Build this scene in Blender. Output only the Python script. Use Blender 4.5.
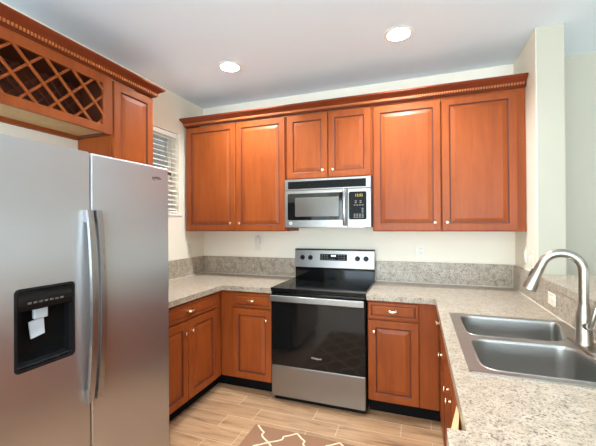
import bpy, bmesh, math, random
from mathutils import Vector, Matrix
random.seed(7)
PI = math.pi
for o in list(bpy.data.objects): bpy.data.objects.remove(o)
S = bpy.context.scene
COL = S.collection

# ------------------------------------------------------------------ camera
cam = bpy.data.cameras.new('camera'); camo = bpy.data.objects.new('camera', cam); COL.objects.link(camo)
cam.sensor_fit = 'HORIZONTAL'; cam.sensor_width = 36.0; cam.lens = 335.105/596*36.0
cam.clip_start = 0.02
yw, pt, rl = math.radians(19.6827), math.radians(0.2472), math.radians(-0.3570)
fw = Vector((-math.sin(yw)*math.cos(pt), math.cos(yw)*math.cos(pt), math.sin(pt)))
rt = Vector((math.cos(yw), math.sin(yw), 0)); up = rt.cross(fw)
rt2 = rt*math.cos(rl)+up*math.sin(rl); up2 = -rt*math.sin(rl)+up*math.cos(rl)
camo.matrix_world = Matrix(((rt2.x, up2.x, -fw.x, 2.26146), (rt2.y, up2.y, -fw.y, -3.18211),
                            (rt2.z, up2.z, -fw.z, 1.43982), (0, 0, 0, 1)))
S.camera = camo

# ------------------------------------------------------------------ world, daylight, exposure
wd = bpy.data.worlds.new('world'); S.world = wd; wd.use_nodes = True
wd.node_tree.nodes['Background'].inputs[0].default_value = (0.60, 0.62, 0.60, 1)
wd.node_tree.nodes['Background'].inputs[1].default_value = 0.25
def area(name, loc, rot, sx, sy, power, colr):
    l = bpy.data.lights.new(name, 'AREA'); l.shape = 'RECTANGLE'; l.size = sx; l.size_y = sy
    l.energy = power; l.color = colr
    o = bpy.data.objects.new(name, l); COL.objects.link(o); o.location = loc; o.rotation_euler = rot
    return o
DAY = (0.72, 0.88, 1.0)
area('daylight_rear', (2.3, -6.40, 1.35), (PI/2+0.80, 0, 0), 4.6, 2.2, 250, DAY)            # faces +y from an unseen window, tipped up to brighten the ceiling
area('daylight_side', (6.30, -2.6, 0.9), (PI/2+1.32, 0, PI/2), 3.4, 2.2, 30, DAY)         # unseen side window on the -x side, tipped steeply up at the ceiling
S.view_settings.view_transform = 'Standard'
S.view_settings.look = 'None'
S.view_settings.exposure = 0.84
S.view_settings.gamma = 1.0
S.view_settings.use_curve_mapping = False
S.cycles.use_denoising = True
S.cycles.max_bounces = 10
S.cycles.diffuse_bounces = 6

# ------------------------------------------------------------------ materials
def new_mat(name):
    m = bpy.data.materials.new(name); m.use_nodes = True
    nt = m.node_tree; return m, nt, nt.nodes['Principled BSDF']
def lin(r, g, b):
    f = lambda c: ((c/255+0.055)/1.055)**2.4 if c > 10 else c/255/12.92
    return (f(r), f(g), f(b), 1)
def plain(name, c, rough=0.5, metal=0.0, spec=0.5, coat=0.0):
    m, nt, b = new_mat(name)
    b.inputs['Base Color'].default_value = c
    b.inputs['Roughness'].default_value = rough; b.inputs['Metallic'].default_value = metal
    b.inputs['Specular IOR Level'].default_value = spec
    b.inputs['Coat Weight'].default_value = coat; b.inputs['Coat Roughness'].default_value = 0.2
    return m
def node(nt, t, **kw):
    n = nt.nodes.new(t)
    for k, v in kw.items(): setattr(n, k, v)
    return n
def ramp(nt, stops):
    r = node(nt, 'ShaderNodeValToRGB'); e = r.color_ramp.elements
    while len(e) < len(stops): e.new(0.5)
    for el, (p, c) in zip(e, stops): el.position = p; el.color = c
    return r
def coords(nt, scale, out='Object', rnd=False):
    tc = node(nt, 'ShaderNodeTexCoord'); mp = node(nt, 'ShaderNodeMapping')
    mp.inputs['Scale'].default_value = scale
    nt.links.new(tc.outputs[out], mp.inputs['Vector'])
    if rnd:
        oi = node(nt, 'ShaderNodeObjectInfo'); mu = node(nt, 'ShaderNodeMath', operation='MULTIPLY')
        mu.inputs[1].default_value = 37.0
        cb = node(nt, 'ShaderNodeCombineXYZ')
        nt.links.new(oi.outputs['Random'], mu.inputs[0])
        for i in range(3): nt.links.new(mu.outputs[0], cb.inputs[i])
        nt.links.new(cb.outputs[0], mp.inputs['Location'])
    return mp.outputs['Vector']
def noise(nt, vec, scale, detail=4, rough=0.55, dist=0.0):
    n = node(nt, 'ShaderNodeTexNoise')
    n.inputs['Scale'].default_value = scale; n.inputs['Detail'].default_value = detail
    n.inputs['Roughness'].default_value = rough; n.inputs['Distortion'].default_value = dist
    nt.links.new(vec, n.inputs['Vector']); return n
def wood(name, dark, mid, light, scale=(9, 9, 1.0), rough=0.42, coat=0.04):
    m, nt, b = new_mat(name)
    v = coords(nt, scale, rnd=True)
    n1 = noise(nt, v, 2.2, 6, 0.6, 0.6); r = ramp(nt, [(0.25, dark), (0.5, mid), (0.78, light)])
    v2 = coords(nt, (2.2, 2.2, 1.4), rnd=True); n2 = noise(nt, v2, 1.6, 3, 0.5, 0.3)
    mx = node(nt, 'ShaderNodeMath', operation='MULTIPLY_ADD')
    mx.inputs[1].default_value = 0.55
    ad = node(nt, 'ShaderNodeMath', operation='MULTIPLY'); ad.inputs[1].default_value = 0.45
    nt.links.new(n2.outputs['Fac'], ad.inputs[0]); nt.links.new(n1.outputs['Fac'], mx.inputs[0]); nt.links.new(ad.outputs[0], mx.inputs[2])
    nt.links.new(mx.outputs[0], r.inputs[0]); nt.links.new(r.outputs[0], b.inputs['Base Color'])
    b.inputs['Roughness'].default_value = rough
    b.inputs['Specular IOR Level'].default_value = 0.2
    b.inputs['Coat Weight'].default_value = coat; b.inputs['Coat Roughness'].default_value = 0.18
    return m
M = {}
M['cherry'] = wood('cherry_wood', lin(122, 56, 22), lin(146, 71, 29), lin(162, 86, 38))
M['cherry_crown'] = wood('cherry_crown_wood', lin(104, 42, 19), lin(118, 50, 23), lin(130, 58, 27), scale=(1, 1, 9))
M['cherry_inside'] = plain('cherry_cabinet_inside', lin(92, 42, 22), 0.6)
M['cherry_light'] = plain('cherry_dentils', lin(186, 104, 52), 0.4, 0, 0.3)
M['cherry_glaze'] = plain('dark_glaze_in_grooves', lin(98, 40, 18), 0.5)
M['cherry_dark'] = plain('dark_wood_glaze', lin(58, 22, 12), 0.6)
M['raw_wood'] = wood('unfinished_wood', lin(196, 158, 108), lin(208, 172, 124), lin(218, 184, 138), rough=0.7, coat=0)
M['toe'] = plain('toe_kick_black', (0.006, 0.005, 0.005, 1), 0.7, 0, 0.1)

def paint(name, c, bump=0.0, scale=60, rough=0.75):
    m, nt, b = new_mat(name)
    b.inputs['Base Color'].default_value = c; b.inputs['Roughness'].default_value = rough
    b.inputs['Specular IOR Level'].default_value = 0.25
    if bump:
        v = coords(nt, (1, 1, 1)); n = noise(nt, v, scale, 3, 0.6)
        bp = node(nt, 'ShaderNodeBump'); bp.inputs['Strength'].default_value = bump; bp.inputs['Distance'].default_value = 0.004
        nt.links.new(n.outputs['Fac'], bp.inputs['Height']); nt.links.new(bp.outputs[0], b.inputs['Normal'])
    return m
M['wall'] = paint('cream_wall_paint', lin(240, 231, 213), 0.06, 90)
M['wall_greige_dimmed'] = paint('greige_wall_paint_dimmed', lin(186, 181, 164), 0.06, 90)  # greige tint, darkened further to stand in for weaker light on these walls
M['ceiling'] = paint('ceiling_paint', lin(230, 240, 247), 0.25, 22, 0.9)
M['white_trim'] = paint('white_trim_paint', lin(236, 234, 228), 0, rough=0.45)
M['blind'] = plain('blind_vinyl', lin(238, 236, 228), 0.45)
M['plate'] = plain('outlet_plastic', lin(232, 226, 210), 0.4)
M['plate_dark'] = plain('outlet_slot', lin(70, 62, 54), 0.5)
M['white_plastic'] = plain('white_plastic', lin(236, 236, 236), 0.35)

def granite():
    m, nt, b = new_mat('speckled_granite')
    v = coords(nt, (1, 1, 1))
    n1 = noise(nt, v, 22, 4, 0.6); r1 = ramp(nt, [(0.30, lin(158, 142, 124)), (0.50, lin(182, 168, 149)), (0.75, lin(196, 184, 168))])
    nt.links.new(n1.outputs['Fac'], r1.inputs[0])
    n2 = noise(nt, v, 115, 4, 0.7, 0.4); r2 = ramp(nt, [(0.50, (0, 0, 0, 1)), (0.60, (1, 1, 1, 1))])
    nt.links.new(n2.outputs['Fac'], r2.inputs[0])
    n3 = noise(nt, v, 34, 4, 0.7, 0.5); r3 = ramp(nt, [(0.36, (0.25, 0.25, 0.25, 1)), (0.58, (1, 1, 1, 1))])
    nt.links.new(n3.outputs['Fac'], r3.inputs[0])
    mf = node(nt, 'ShaderNodeMath', operation='MULTIPLY'); nt.links.new(r2.outputs[0], mf.inputs[0]); nt.links.new(r3.outputs[0], mf.inputs[1])
    mx = node(nt, 'ShaderNodeMixRGB'); mx.inputs[2].default_value = lin(92, 77, 64)
    nt.links.new(mf.outputs[0], mx.inputs[0]); nt.links.new(r1.outputs[0], mx.inputs[1])
    vo = node(nt, 'ShaderNodeTexVoronoi'); vo.inputs['Scale'].default_value = 120; nt.links.new(v, vo.inputs['Vector'])
    r4 = ramp(nt, [(0.10, (1, 1, 1, 1)), (0.22, (0, 0, 0, 1))]); nt.links.new(vo.outputs['Distance'], r4.inputs[0])
    m2 = node(nt, 'ShaderNodeMixRGB'); m2.inputs[2].default_value = lin(60, 50, 44)
    mg = node(nt, 'ShaderNodeMath', operation='MULTIPLY'); nt.links.new(r4.outputs[0], mg.inputs[0]); nt.links.new(r3.outputs[0], mg.inputs[1])
    nt.links.new(mg.outputs[0], m2.inputs[0]); nt.links.new(mx.outputs[0], m2.inputs[1])
    nt.links.new(m2.outputs[0], b.inputs['Base Color'])
    b.inputs['Roughness'].default_value = 0.28
    return m
M['granite'] = granite()
M['caulk'] = plain('caulk', lin(222, 214, 198), 0.5)

def steel(name, c, rough, scale, metal=1.0, var=0.08, aniso=0.0, arot=0.0):
    m, nt, b = new_mat(name)
    v = coords(nt, scale); n = noise(nt, v, 6, 4, 0.6)
    mr = node(nt, 'ShaderNodeMapRange'); mr.inputs['To Min'].default_value = rough-var; mr.inputs['To Max'].default_value = rough+var
    nt.links.new(n.outputs['Fac'], mr.inputs['Value']); nt.links.new(mr.outputs[0], b.inputs['Roughness'])
    b.inputs['Base Color'].default_value = c; b.inputs['Metallic'].default_value = metal
    if aniso:
        tg = node(nt, 'ShaderNodeTangent', direction_type='RADIAL', axis='Z'); nt.links.new(tg.outputs[0], b.inputs['Tangent'])
        b.inputs['Anisotropic'].default_value = aniso; b.inputs['Anisotropic Rotation'].default_value = arot
    return m
M['steel'] = steel('brushed_steel_door', (0.53, 0.53, 0.535, 1), 0.38, (60, 60, 2), var=0.04, aniso=0.85)
M['steel_h'] = steel('brushed_steel_appliance', (0.30, 0.285, 0.265, 1), 0.36, (2, 2, 60))
M['handle_steel'] = steel('handle_steel', (0.40, 0.40, 0.405, 1), 0.30, (40, 40, 2))
M['sink_steel'] = steel('satin_sink_steel', (0.40, 0.385, 0.36, 1), 0.38, (3, 40, 3))
M['nickel'] = plain('brushed_nickel', (0.42, 0.385, 0.33, 1), 0.30, 1.0)
M['nickel_dark'] = plain('dark_rubber', (0.03, 0.028, 0.026, 1), 0.4)
M['knob_metal'] = plain('satin_brass_nickel', (0.86, 0.68, 0.46, 1), 0.22, 1.0)
M['fridge_side'] = plain('fridge_grey_side', (0.10, 0.10, 0.11, 1), 0.5)
M['black_glass'] = plain('black_glass', (0.005, 0.005, 0.005, 1), 0.06, 0, 0.4)
M['cooktop_glass'] = plain('cooktop_black_glass', (0.006, 0.006, 0.006, 1), 0.09, 0, 0.35)
M['burner_mark'] = plain('burner_ring_mark', (0.035, 0.035, 0.036, 1), 0.15)
M['black_matte'] = plain('dark_keypad_plastic', (0.008, 0.008, 0.008, 1), 0.35, 0, 0.08)
M['black'] = plain('black_plastic', (0.009, 0.009, 0.010, 1), 0.3, 0, 0.25)
M['mw_screen'] = plain('microwave_door_screen', (0.095, 0.086, 0.072, 1), 0.18, 0.0, 0.7)
M['button'] = plain('keypad_marks', lin(128, 124, 114), 0.5)
M['faint_mark'] = plain('faint_touch_marks', lin(72, 72, 72), 0.5)
M['cream_plastic'] = plain('cream_plastic', lin(228, 222, 208), 0.4)
M['logo_dark'] = plain('logo_dark_grey', (0.05, 0.05, 0.055, 1), 0.4)
M['logo_light'] = plain('logo_silver', (0.75, 0.75, 0.75, 1), 0.3, 0.5)
M['grey_plastic'] = plain('grey_paddle', lin(178, 186, 192), 0.4)
M['baffle'] = plain('lamp_baffle', lin(242, 224, 168), 0.5)
M['rug'] = None
def emit(name, c, s):
    m, nt, b = new_mat(name)
    b.inputs['Base Color'].default_value = (0, 0, 0, 1)
    b.inputs['Emission Color'].default_value = c; b.inputs['Emission Strength'].default_value = s
    return m
M['lamp'] = emit('lamp_glow', (0.93, 0.975, 1.0, 1), 860)
M['display_yellow'] = emit('display_yellow', (0.75, 0.62, 0.05, 1), 0.8)
M['display_white'] = emit('display_white', (0.8, 0.9, 1.0, 1), 1.0)

def glassmat():
    m, nt, b = new_mat('window_glass')
    b.inputs['Base Color'].default_value = (0.9, 0.95, 0.93, 1); b.inputs['Roughness'].default_value = 0.02
    b.inputs['Transmission Weight'].default_value = 1.0; b.inputs['IOR'].default_value = 1.45
    return m
M['glass'] = glassmat()

def floor_mat():
    m, nt, b = new_mat('wood_look_tile')
    v = coords(nt, (1, 1, 1))
    br = node(nt, 'ShaderNodeTexBrick'); br.offset = 0.677; br.offset_frequency = 2; br.squash = 1.0
    br.inputs['Scale'].default_value = 1.0; br.inputs['Brick Width'].default_value = 0.62; br.inputs['Row Height'].default_value = 0.149
    br.inputs['Mortar Size'].default_value = 0.0022; br.inputs['Mortar Smooth'].default_value = 0.3; br.inputs['Bias'].default_value = 0.0
    br.inputs['Color1'].default_value = (0.25, 0.25, 0.25, 1); br.inputs['Color2'].default_value = (0.75, 0.75, 0.75, 1)
    mp = node(nt, 'ShaderNodeMapping'); mp.inputs['Location'].default_value = (-0.28, 0.069, 0)
    nt.links.new(v, mp.inputs['Vector']); nt.links.new(mp.outputs[0], br.inputs['Vector'])
    # grain, shifted from plank to plank
    sp = node(nt, 'ShaderNodeMapping'); sp.inputs['Scale'].default_value = (1.5, 16, 1)
    sc_ = node(nt, 'ShaderNodeVectorMath', operation='MULTIPLY_ADD'); sc_.inputs[1].default_value = (9, 9, 9)
    nt.links.new(br.outputs['Color'], sc_.inputs[0]); nt.links.new(v, sc_.inputs[2]); nt.links.new(sc_.outputs[0], sp.inputs['Vector'])
    n = noise(nt, sp.outputs[0], 1.6, 6, 0.62, 0.7)
    r = ramp(nt, [(0.30, lin(108, 76, 52)), (0.42, lin(164, 126, 92)), (0.55, lin(182, 144, 108)), (0.8, lin(194, 158, 122))])
    nt.links.new(n.outputs['Fac'], r.inputs[0])
    hv = node(nt, 'ShaderNodeHueSaturation'); mv = node(nt, 'ShaderNodeMapRange')
    mv.inputs['To Min'].default_value = 0.86; mv.inputs['To Max'].default_value = 1.12
    nt.links.new(br.outputs['Color'], mv.inputs['Value']); nt.links.new(mv.outputs[0], hv.inputs['Value']); nt.links.new(r.outputs[0], hv.inputs['Color'])
    mx = node(nt, 'ShaderNodeMixRGB'); mx.inputs[2].default_value = lin(214, 188, 160)
    nt.links.new(br.outputs['Fac'], mx.inputs[0]); nt.links.new(hv.outputs[0], mx.inputs[1])
    nt.links.new(mx.outputs[0], b.inputs['Base Color'])
    b.inputs['Roughness'].default_value = 0.42
    return m
M['floor'] = floor_mat()
def fabric(name, c1, c2):
    m, nt, b = new_mat(name)
    v = coords(nt, (1, 1, 1)); n = noise(nt, v, 260, 2, 0.5); r = ramp(nt, [(0.3, c1), (0.7, c2)])
    nt.links.new(n.outputs['Fac'], r.inputs[0]); nt.links.new(r.outputs[0], b.inputs['Base Color'])
    b.inputs['Roughness'].default_value = 0.95; b.inputs['Specular IOR Level'].default_value = 0.1
    return m
M['rug'] = fabric('tan_rug_pile', lin(140, 102, 78), lin(154, 116, 90))
M['rug_line'] = fabric('cream_rug_yarn', lin(228, 204, 170), lin(238, 216, 184))

# ------------------------------------------------------------------ mesh helpers
def obj(name, bm, mat, parent=None, smooth=False):
    bmesh.ops.recalc_face_normals(bm, faces=bm.faces[:])
    me = bpy.data.meshes.new(name); bm.to_mesh(me); bm.free()
    for p in me.polygons: p.use_smooth = smooth
    me.materials.append(M[mat])
    o = bpy.data.objects.new(name, me); COL.objects.link(o)
    if parent is not None: o.parent = parent
    return o
def soft(o, ang=40):
    for p in o.data.polygons: p.use_smooth = True
    try:
        bm = bmesh.new(); bm.from_mesh(o.data)
        for e in bm.edges:
            if len(e.link_faces) == 2: e.smooth = e.calc_face_angle(0) < math.radians(ang)
        bm.to_mesh(o.data); bm.free()
    except Exception: pass
    return o
def tag(o, label, cat, group=None):
    o['label'] = label; o['category'] = cat
    if group: o['group'] = group
    return o
def thing(name, label, cat, loc=(0, 0, 0), rz=0.0, group=None):
    o = bpy.data.objects.new(name, None); COL.objects.link(o)
    o.location = loc; o.rotation_euler = (0, 0, rz); o.empty_display_size = 0.1
    return tag(o, label, cat, group)
def struct(o): o['kind'] = 'structure'; return o
def B(): return bmesh.new()
def box(bm, x0, x1, y0, y1, z0, z1, bev=0.0, seg=2):
    t = bmesh.new(); r = bmesh.ops.create_cube(t, size=1.0)
    for v in t.verts:
        v.co = Vector(((x0+x1)/2+v.co.x*(x1-x0), (y0+y1)/2+v.co.y*(y1-y0), (z0+z1)/2+v.co.z*(z1-z0)))
    if bev: bmesh.ops.bevel(t, geom=t.edges[:], offset=bev, segments=seg, profile=0.6, affect='EDGES')
    merge(bm, t); return bm
def merge(bm, t, mat=None):
    mp = {}
    for v in t.verts: mp[v] = bm.verts.new(mat @ v.co if mat else v.co)
    for f in t.faces:
        try:
            nf = bm.faces.new([mp[v] for v in f.verts]); nf.smooth = f.smooth
        except ValueError: pass
    t.free()
def loops(bm, ls, cap0=True, cap1=True, closed=True):
    """skin a list of vertex loops (lists of points) with quads"""
    vs = [[bm.verts.new(p) for p in l] for l in ls]
    n = len(vs[0])
    for a, b in zip(vs, vs[1:]):
        for i in range(n if closed else n-1):
            j = (i+1) % n
            try: bm.faces.new([a[i], a[j], b[j], b[i]])
            except ValueError: pass
    if cap0: bm.faces.new(vs[0][::-1])
    if cap1: bm.faces.new(vs[-1])
    return bm
def lathe(bm, prof, axis='z', org=(0, 0, 0), n=20, cap0=True, cap1=True):
    """prof: (radius, height) pairs turned about an axis ('z', 'y-' = height runs to -y)"""
    ls = []
    for r, h in prof:
        l = []
        for i in range(n):
            a = 2*PI*i/n; c, s = r*math.cos(a), r*math.sin(a)
            if axis == 'z': p = (org[0]+c, org[1]+s, org[2]+h)
            elif axis == 'y-': p = (org[0]+c, org[1]-h, org[2]+s)
            elif axis == 'x+': p = (org[0]+h, org[1]+c, org[2]+s)
            l.append(p)
        ls.append(l)
    return loops(bm, ls, cap0, cap1)
def tube(bm, pts, rad, n=14, flat=None):
    """round tube along points; rad is a number or a list; flat=(a,b) gives an elliptical section"""
    pts = [Vector(p) for p in pts]; ls = []
    ref = None
    for i, p in enumerate(pts):
        d = (pts[min(i+1, len(pts)-1)]-pts[max(i-1, 0)]).normalized()
        if ref is None:
            ref = Vector((0, 1, 0)) if abs(d.y) < 0.9 else Vector((1, 0, 0))
        a = (ref-d*ref.dot(d)).normalized(); b = d.cross(a); ref = a
        r = rad[i] if isinstance(rad, (list, tuple)) else rad
        fa, fb = flat if flat else (1, 1)
        ls.append([p+a*(r*fa*math.cos(2*PI*k/n))+b*(r*fb*math.sin(2*PI*k/n)) for k in range(n)])
    return loops(bm, ls)
def rrect(x0, x1, y0, y1, r, n=6):
    """rounded rectangle as a list of (x, y)"""
    out = []
    for cx, cy, a0 in ((x1-r, y1-r, 0), (x0+r, y1-r, 90), (x0+r, y0+r, 180), (x1-r, y0+r, 270)):
        for k in range(n+1):
            a = math.radians(a0+90*k/n); out.append((cx+r*math.cos(a), cy+r*math.sin(a)))
    return out
def rpoly(pts, rads, n=6):
    """polygon with rounded corners"""
    out = []; N = len(pts)
    for i in range(N):
        p = Vector(pts[i]); a = (Vector(pts[i-1])-p); b = (Vector(pts[(i+1) % N])-p)
        la, lb = a.length, b.length; a.normalize(); b.normalize()
        ang = a.angle(b); d = min(rads[i]/math.tan(ang/2), la*.48, lb*.48)
        for k in range(n+1):
            t = k/n; q = (p+a*d)*(1-t)**2+p*2*t*(1-t)+(p+b*d)*t**2
            out.append((q.x, q.y))
    return out
def plate(bm, outer, holes, z0, z1):
    """flat plate with holes between two heights"""
    t = bmesh.new(); edges = []
    for lp in [outer]+holes:
        vs = [t.verts.new((x, y, z0)) for x, y in lp]
        for i in range(len(vs)): edges.append(t.edges.new((vs[i], vs[(i+1) % len(vs)])))
    bmesh.ops.triangle_fill(t, edges=edges, use_beauty=True)
    if z1 != z0:
        r = bmesh.ops.extrude_face_region(t, geom=t.faces[:])
        for g in r['geom']:
            if isinstance(g, bmesh.types.BMVert): g.co.z = z1
    merge(bm, t); return bm
def text_mesh(body, size):
    c = bpy.data.curves.new('t', 'FONT'); c.body = body; c.size = size; c.extrude = size*0.03; c.align_x = 'CENTER'; c.align_y = 'CENTER'
    o = bpy.data.objects.new('t', c); COL.objects.link(o)
    dg = bpy.context.evaluated_depsgraph_get(); me = bpy.data.meshes.new_from_object(o.evaluated_get(dg))
    bpy.data.objects.remove(o); bpy.data.curves.remove(c)
    bm = bmesh.new(); bm.from_mesh(me); bpy.data.meshes.remove(me)
    return bm
STAND = Matrix.Rotation(PI/2, 4, 'X')        # lying text stands up and faces -y
def put_text(name, body, size, loc, mat, parent, extra=None, sx=1.0):
    t = text_mesh(body, size); bm = B()
    merge(bm, t, Matrix.Translation(loc) @ STAND @ Matrix.Diagonal((sx, 1, 1, 1)))
    if extra: extra(bm)
    return obj(name, bm, mat, parent)

# ------------------------------------------------------------------ room
W = 3.009; H = 2.7456
FX = 6.5; RY = -6.5
CANS = [(0.807, -0.765), (2.145, -0.780), (1.48, -2.45), (1.75, -4.3)]  # last two are unseen lights added to brighten the kitchen
bm = B(); box(bm, -0.12, FX+0.12, RY-0.12, 0.12, -0.08, 0.0); struct(obj('floor', bm, 'floor'))
def circ(c, r, n=32): return [(c[0]+r*math.cos(2*PI*i/n), c[1]+r*math.sin(2*PI*i/n)) for i in range(n)]
bm = B(); plate(bm, [(-0.12, RY-.12), (FX+.12, RY-.12), (FX+.12, 0.12), (-0.12, 0.12)], [circ(c, 0.0785) for c in CANS], H, H)
struct(obj('ceiling', bm, 'ceiling'))
bm = B(); box(bm, -0.12, 3.09, 0.0, 0.12, 0, H); struct(obj('wall_back', bm, 'wall'))
bm = B(); box(bm, 3.09, FX+0.12, 0.0, 0.12, 0, H); struct(obj('wall_living', bm, 'wall_greige_dimmed'))
# left wall with the window opening (y0..y1, z0..z1)
WY0, WY1, WZ0, WZ1 = -1.09, -0.412, 1.555, 2.352
bm = B()
box(bm, -0.14, 0, RY, WY0, 0, H); box(bm, -0.14, 0, WY1, 0.0, 0, H)
box(bm, -0.14, 0, WY0, WY1, 0, WZ0); box(bm, -0.14, 0, WY0, WY1, WZ1, H)
struct(obj('wall_left', bm, 'wall'))
# rear wall: wide window opening; right wall: wide window opening
bm = B(); box(bm, 0, 0.25, RY-.12, RY, 0, H); box(bm, 4.95, FX, RY-.12, RY, 0, H); box(bm, 0.25, 4.95, RY-.12, RY, 2.58, H); box(bm, 0.25, 4.95, RY-.12, RY, 0, 0.3)
struct(obj('wall_rear', bm, 'wall'))
bm = B(); box(bm, FX, FX+.12, RY, -4.35, 0, H); box(bm, FX, FX+.12, -0.85, 0, 0, H); box(bm, FX, FX+.12, -4.35, -0.85, 2.58, H); box(bm, FX, FX+.12, -4.35, -0.85, 0, 0.3)
struct(obj('wall_right', bm, 'wall'))
bm = B(); box(bm, W, 3.170, -0.545, 0, 0, H, 0.004, 1); wp = struct(obj('wall_partition', bm, 'wall_greige_dimmed'))
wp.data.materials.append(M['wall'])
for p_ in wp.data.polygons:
    if p_.normal.x < -.5: p_.material_index = 1      # its kitchen side keeps the cream, without the dimming
bm = B(); box(bm, W, 3.14, -3.35, -0.545, 0, 1.058); struct(obj('wall_peninsula', bm, 'wall'))
# window on the left wall: frame, glass, sill
win = bpy.data.objects.new('window_1', None); COL.objects.link(win); win.location = (-0.11, (WY0+WY1)/2, WZ0); struct(win)
hw = (WY1-WY0)/2; hh = WZ1-WZ0
bm = B()
for a in ((-hw, -hw+.045, 0, hh), (hw-.045, hw, 0, hh), (-hw, hw, 0, .045), (-hw, hw, hh-.045, hh), (-hw, hw, hh/2-.02, hh/2+.02)):
    box(bm, -.025, .015, a[0], a[1], a[2], a[3])
obj('window_frame', bm, 'white_trim', win)
bm = B(); box(bm, -.006, -.001, -hw+.04, hw-.04, .04, hh-.04); obj('window_pane', bm, 'glass', win)
bm = B(); box(bm, .02, .122, -hw-.02, hw+.03, -.022, -.001, .004); obj('window_sill', bm, 'white_trim', win)

# ------------------------------------------------------------------ joinery builders (local frame: x to the right, -y towards the viewer, z up)
def rect_loops(bm, x0, x1, z0, z1, yf, prof):
    ls = []
    for ins, d in prof:
        a, b, c, e = x0+ins, x1-ins, z0+ins, z1-ins
        ls.append([(a, yf+d, c), (b, yf+d, c), (b, yf+d, e), (a, yf+d, e)])
    loops(bm, ls)
def glaze(o, prof, lo, hi):
    '''dark stain settles in the groove around the panel'''
    o.data.materials.append(M['cherry_glaze'])
    for k in range(len(prof)-1):
        if lo <= prof[k][0] and prof[k+1][0] <= hi:
            for q in range(4): o.data.polygons[k*4+q].material_index = 1
    return o
def knob(parent, x, yf, z):
    bm = B()
    lathe(bm, [(0.0075, 0), (0.0065, .003), (0.0048, .008), (0.0055, .013), (0.0125, .016), (0.0145, .020), (0.0125, .0245), (0.006, .027)], 'y-', (x, yf, z), 16)
    return soft(obj('knob', bm, 'knob_metal', parent), 60)
def pull(parent, x, yf, z):
    bm = B()
    # oval rosette, two short posts, and a fat oval grip
    lathe(bm, [(0.010, 0), (0.0095, .003), (0.005, .004), (0.005, .02)], 'y-', (x-.020, yf, z), 12)
    lathe(bm, [(0.010, 0), (0.0095, .003), (0.005, .004), (0.005, .02)], 'y-', (x+.020, yf, z), 12)
    pts = []; rr = []
    for k in range(13):
        t = -1+2*k/12; pts.append((x+t*.036, yf-.021-.005*(1-t*t), z)); rr.append(.0035+.0085*math.sqrt(max(0, 1-t*t)))
    tube(bm, pts, rr, 12)
    return soft(obj('pull', bm, 'knob_metal', parent), 60)
PANEL = [(0, .019), (0, .004), (.0015, .001), (.004, 0), (.053, 0), (.057, .0025), (.059, .0085), (.065, .0085), (.068, .0075), (.094, .0015), (.096, .0015)]
DRAWER = [(0, .019), (0, .004), (.0015, .001), (.004, 0), (.020, 0), (.023, .003), (.026, .005), (.034, .0015), (.036, .0015)]
def door(parent, x0, x1, z0, z1, yf, kx=None, kz=None):
    bm = B(); rect_loops(bm, x0, x1, z0, z1, yf-.019, PANEL)
    d = glaze(obj('door', bm, 'cherry', parent), PANEL, .053, .066)
    if kx is not None: knob(d, kx, yf-.019, kz)
    return d
def drawer(parent, x0, x1, z0, z1, yf, has_pull=True):
    bm = B(); rect_loops(bm, x0, x1, z0, z1, yf-.019, DRAWER)
    d = glaze(obj('drawer', bm, 'cherry', parent), DRAWER, .020, .027)
    if has_pull: pull(d, (x0+x1)/2, yf-.019, (z0+z1)/2)
    return d
def carcass(parent, x0, x1, depth, z0, z1, rails=(), stiles=(), y1=-.003):
    """box body and the face frame, whose front lies at -depth"""
    bm = B(); box(bm, x0, x1, -depth+.019, y1, z0, z1); b = obj('body', bm, 'cherry', parent)
    bm = B()
    for a, c in stiles: box(bm, a, c, -depth, -depth+.019, z0, z1, .001, 1)
    xs = sorted(stiles)
    for a, c in rails:
        for (p, q), (r, s) in zip(xs, xs[1:]):
            if r-q > .002: box(bm, q, r, -depth, -depth+.019, a, c)
    obj('face_frame', bm, 'cherry', parent)
    return b

# ------------------------------------------------------------------ wall cabinets on the back wall
UB, UT = 1.378, 2.432
UD = 0.325
X1, X2, X3 = 1.134, 1.905, 3.006
G = 'raised panel wall cabinets'
c = thing('wall_cabinet', 'tall two-door cherry wall cabinet at the left end of the back wall', 'cabinet', (0, 0, 0), 0, G)
carcass(c, .022, X1-.001, UD, UB, UT, [(UB, UB+.035), (UT-.035, UT)], [(.022, .055), (X1-.035, X1-.001)])
door(c, .040, .605, UB+.006, 2.424, -UD, .558, 1.455)
door(c, .613, X1-.014, UB+.006, 2.424, -UD, .655, 1.455)
c = thing('wall_cabinet', 'short two-door cherry wall cabinet directly above the microwave', 'cabinet', (0, 0, 0), 0, G)
carcass(c, X1+.001, X2-.001, UD, 1.842, UT, [(1.842, 1.877), (UT-.035, UT)], [(X1+.001, X1+.030), (X2-.030, X2-.001)])
door(c, X1+.012, 1.522, 1.850, 2.420, -UD, 1.478, 1.912)
door(c, 1.530, X2-.012, 1.850, 2.420, -UD, 1.572, 1.912)
c = thing('wall_cabinet', 'wide two-door cherry wall cabinet to the right of the microwave', 'cabinet', (0, 0, 0), 0, G)
carcass(c, X2+.001, X3-.001, UD, UB, UT, [(UB, UB+.035), (UT-.035, UT)], [(X2+.001, X2+.030), (2.925, X3-.001)])
door(c, X2+.012, 2.433, UB+.006, 2.412, -UD, 2.388, 1.448)
door(c, 2.441, 2.950, UB+.006, 2.412, -UD, 2.476, 1.448)

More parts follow.
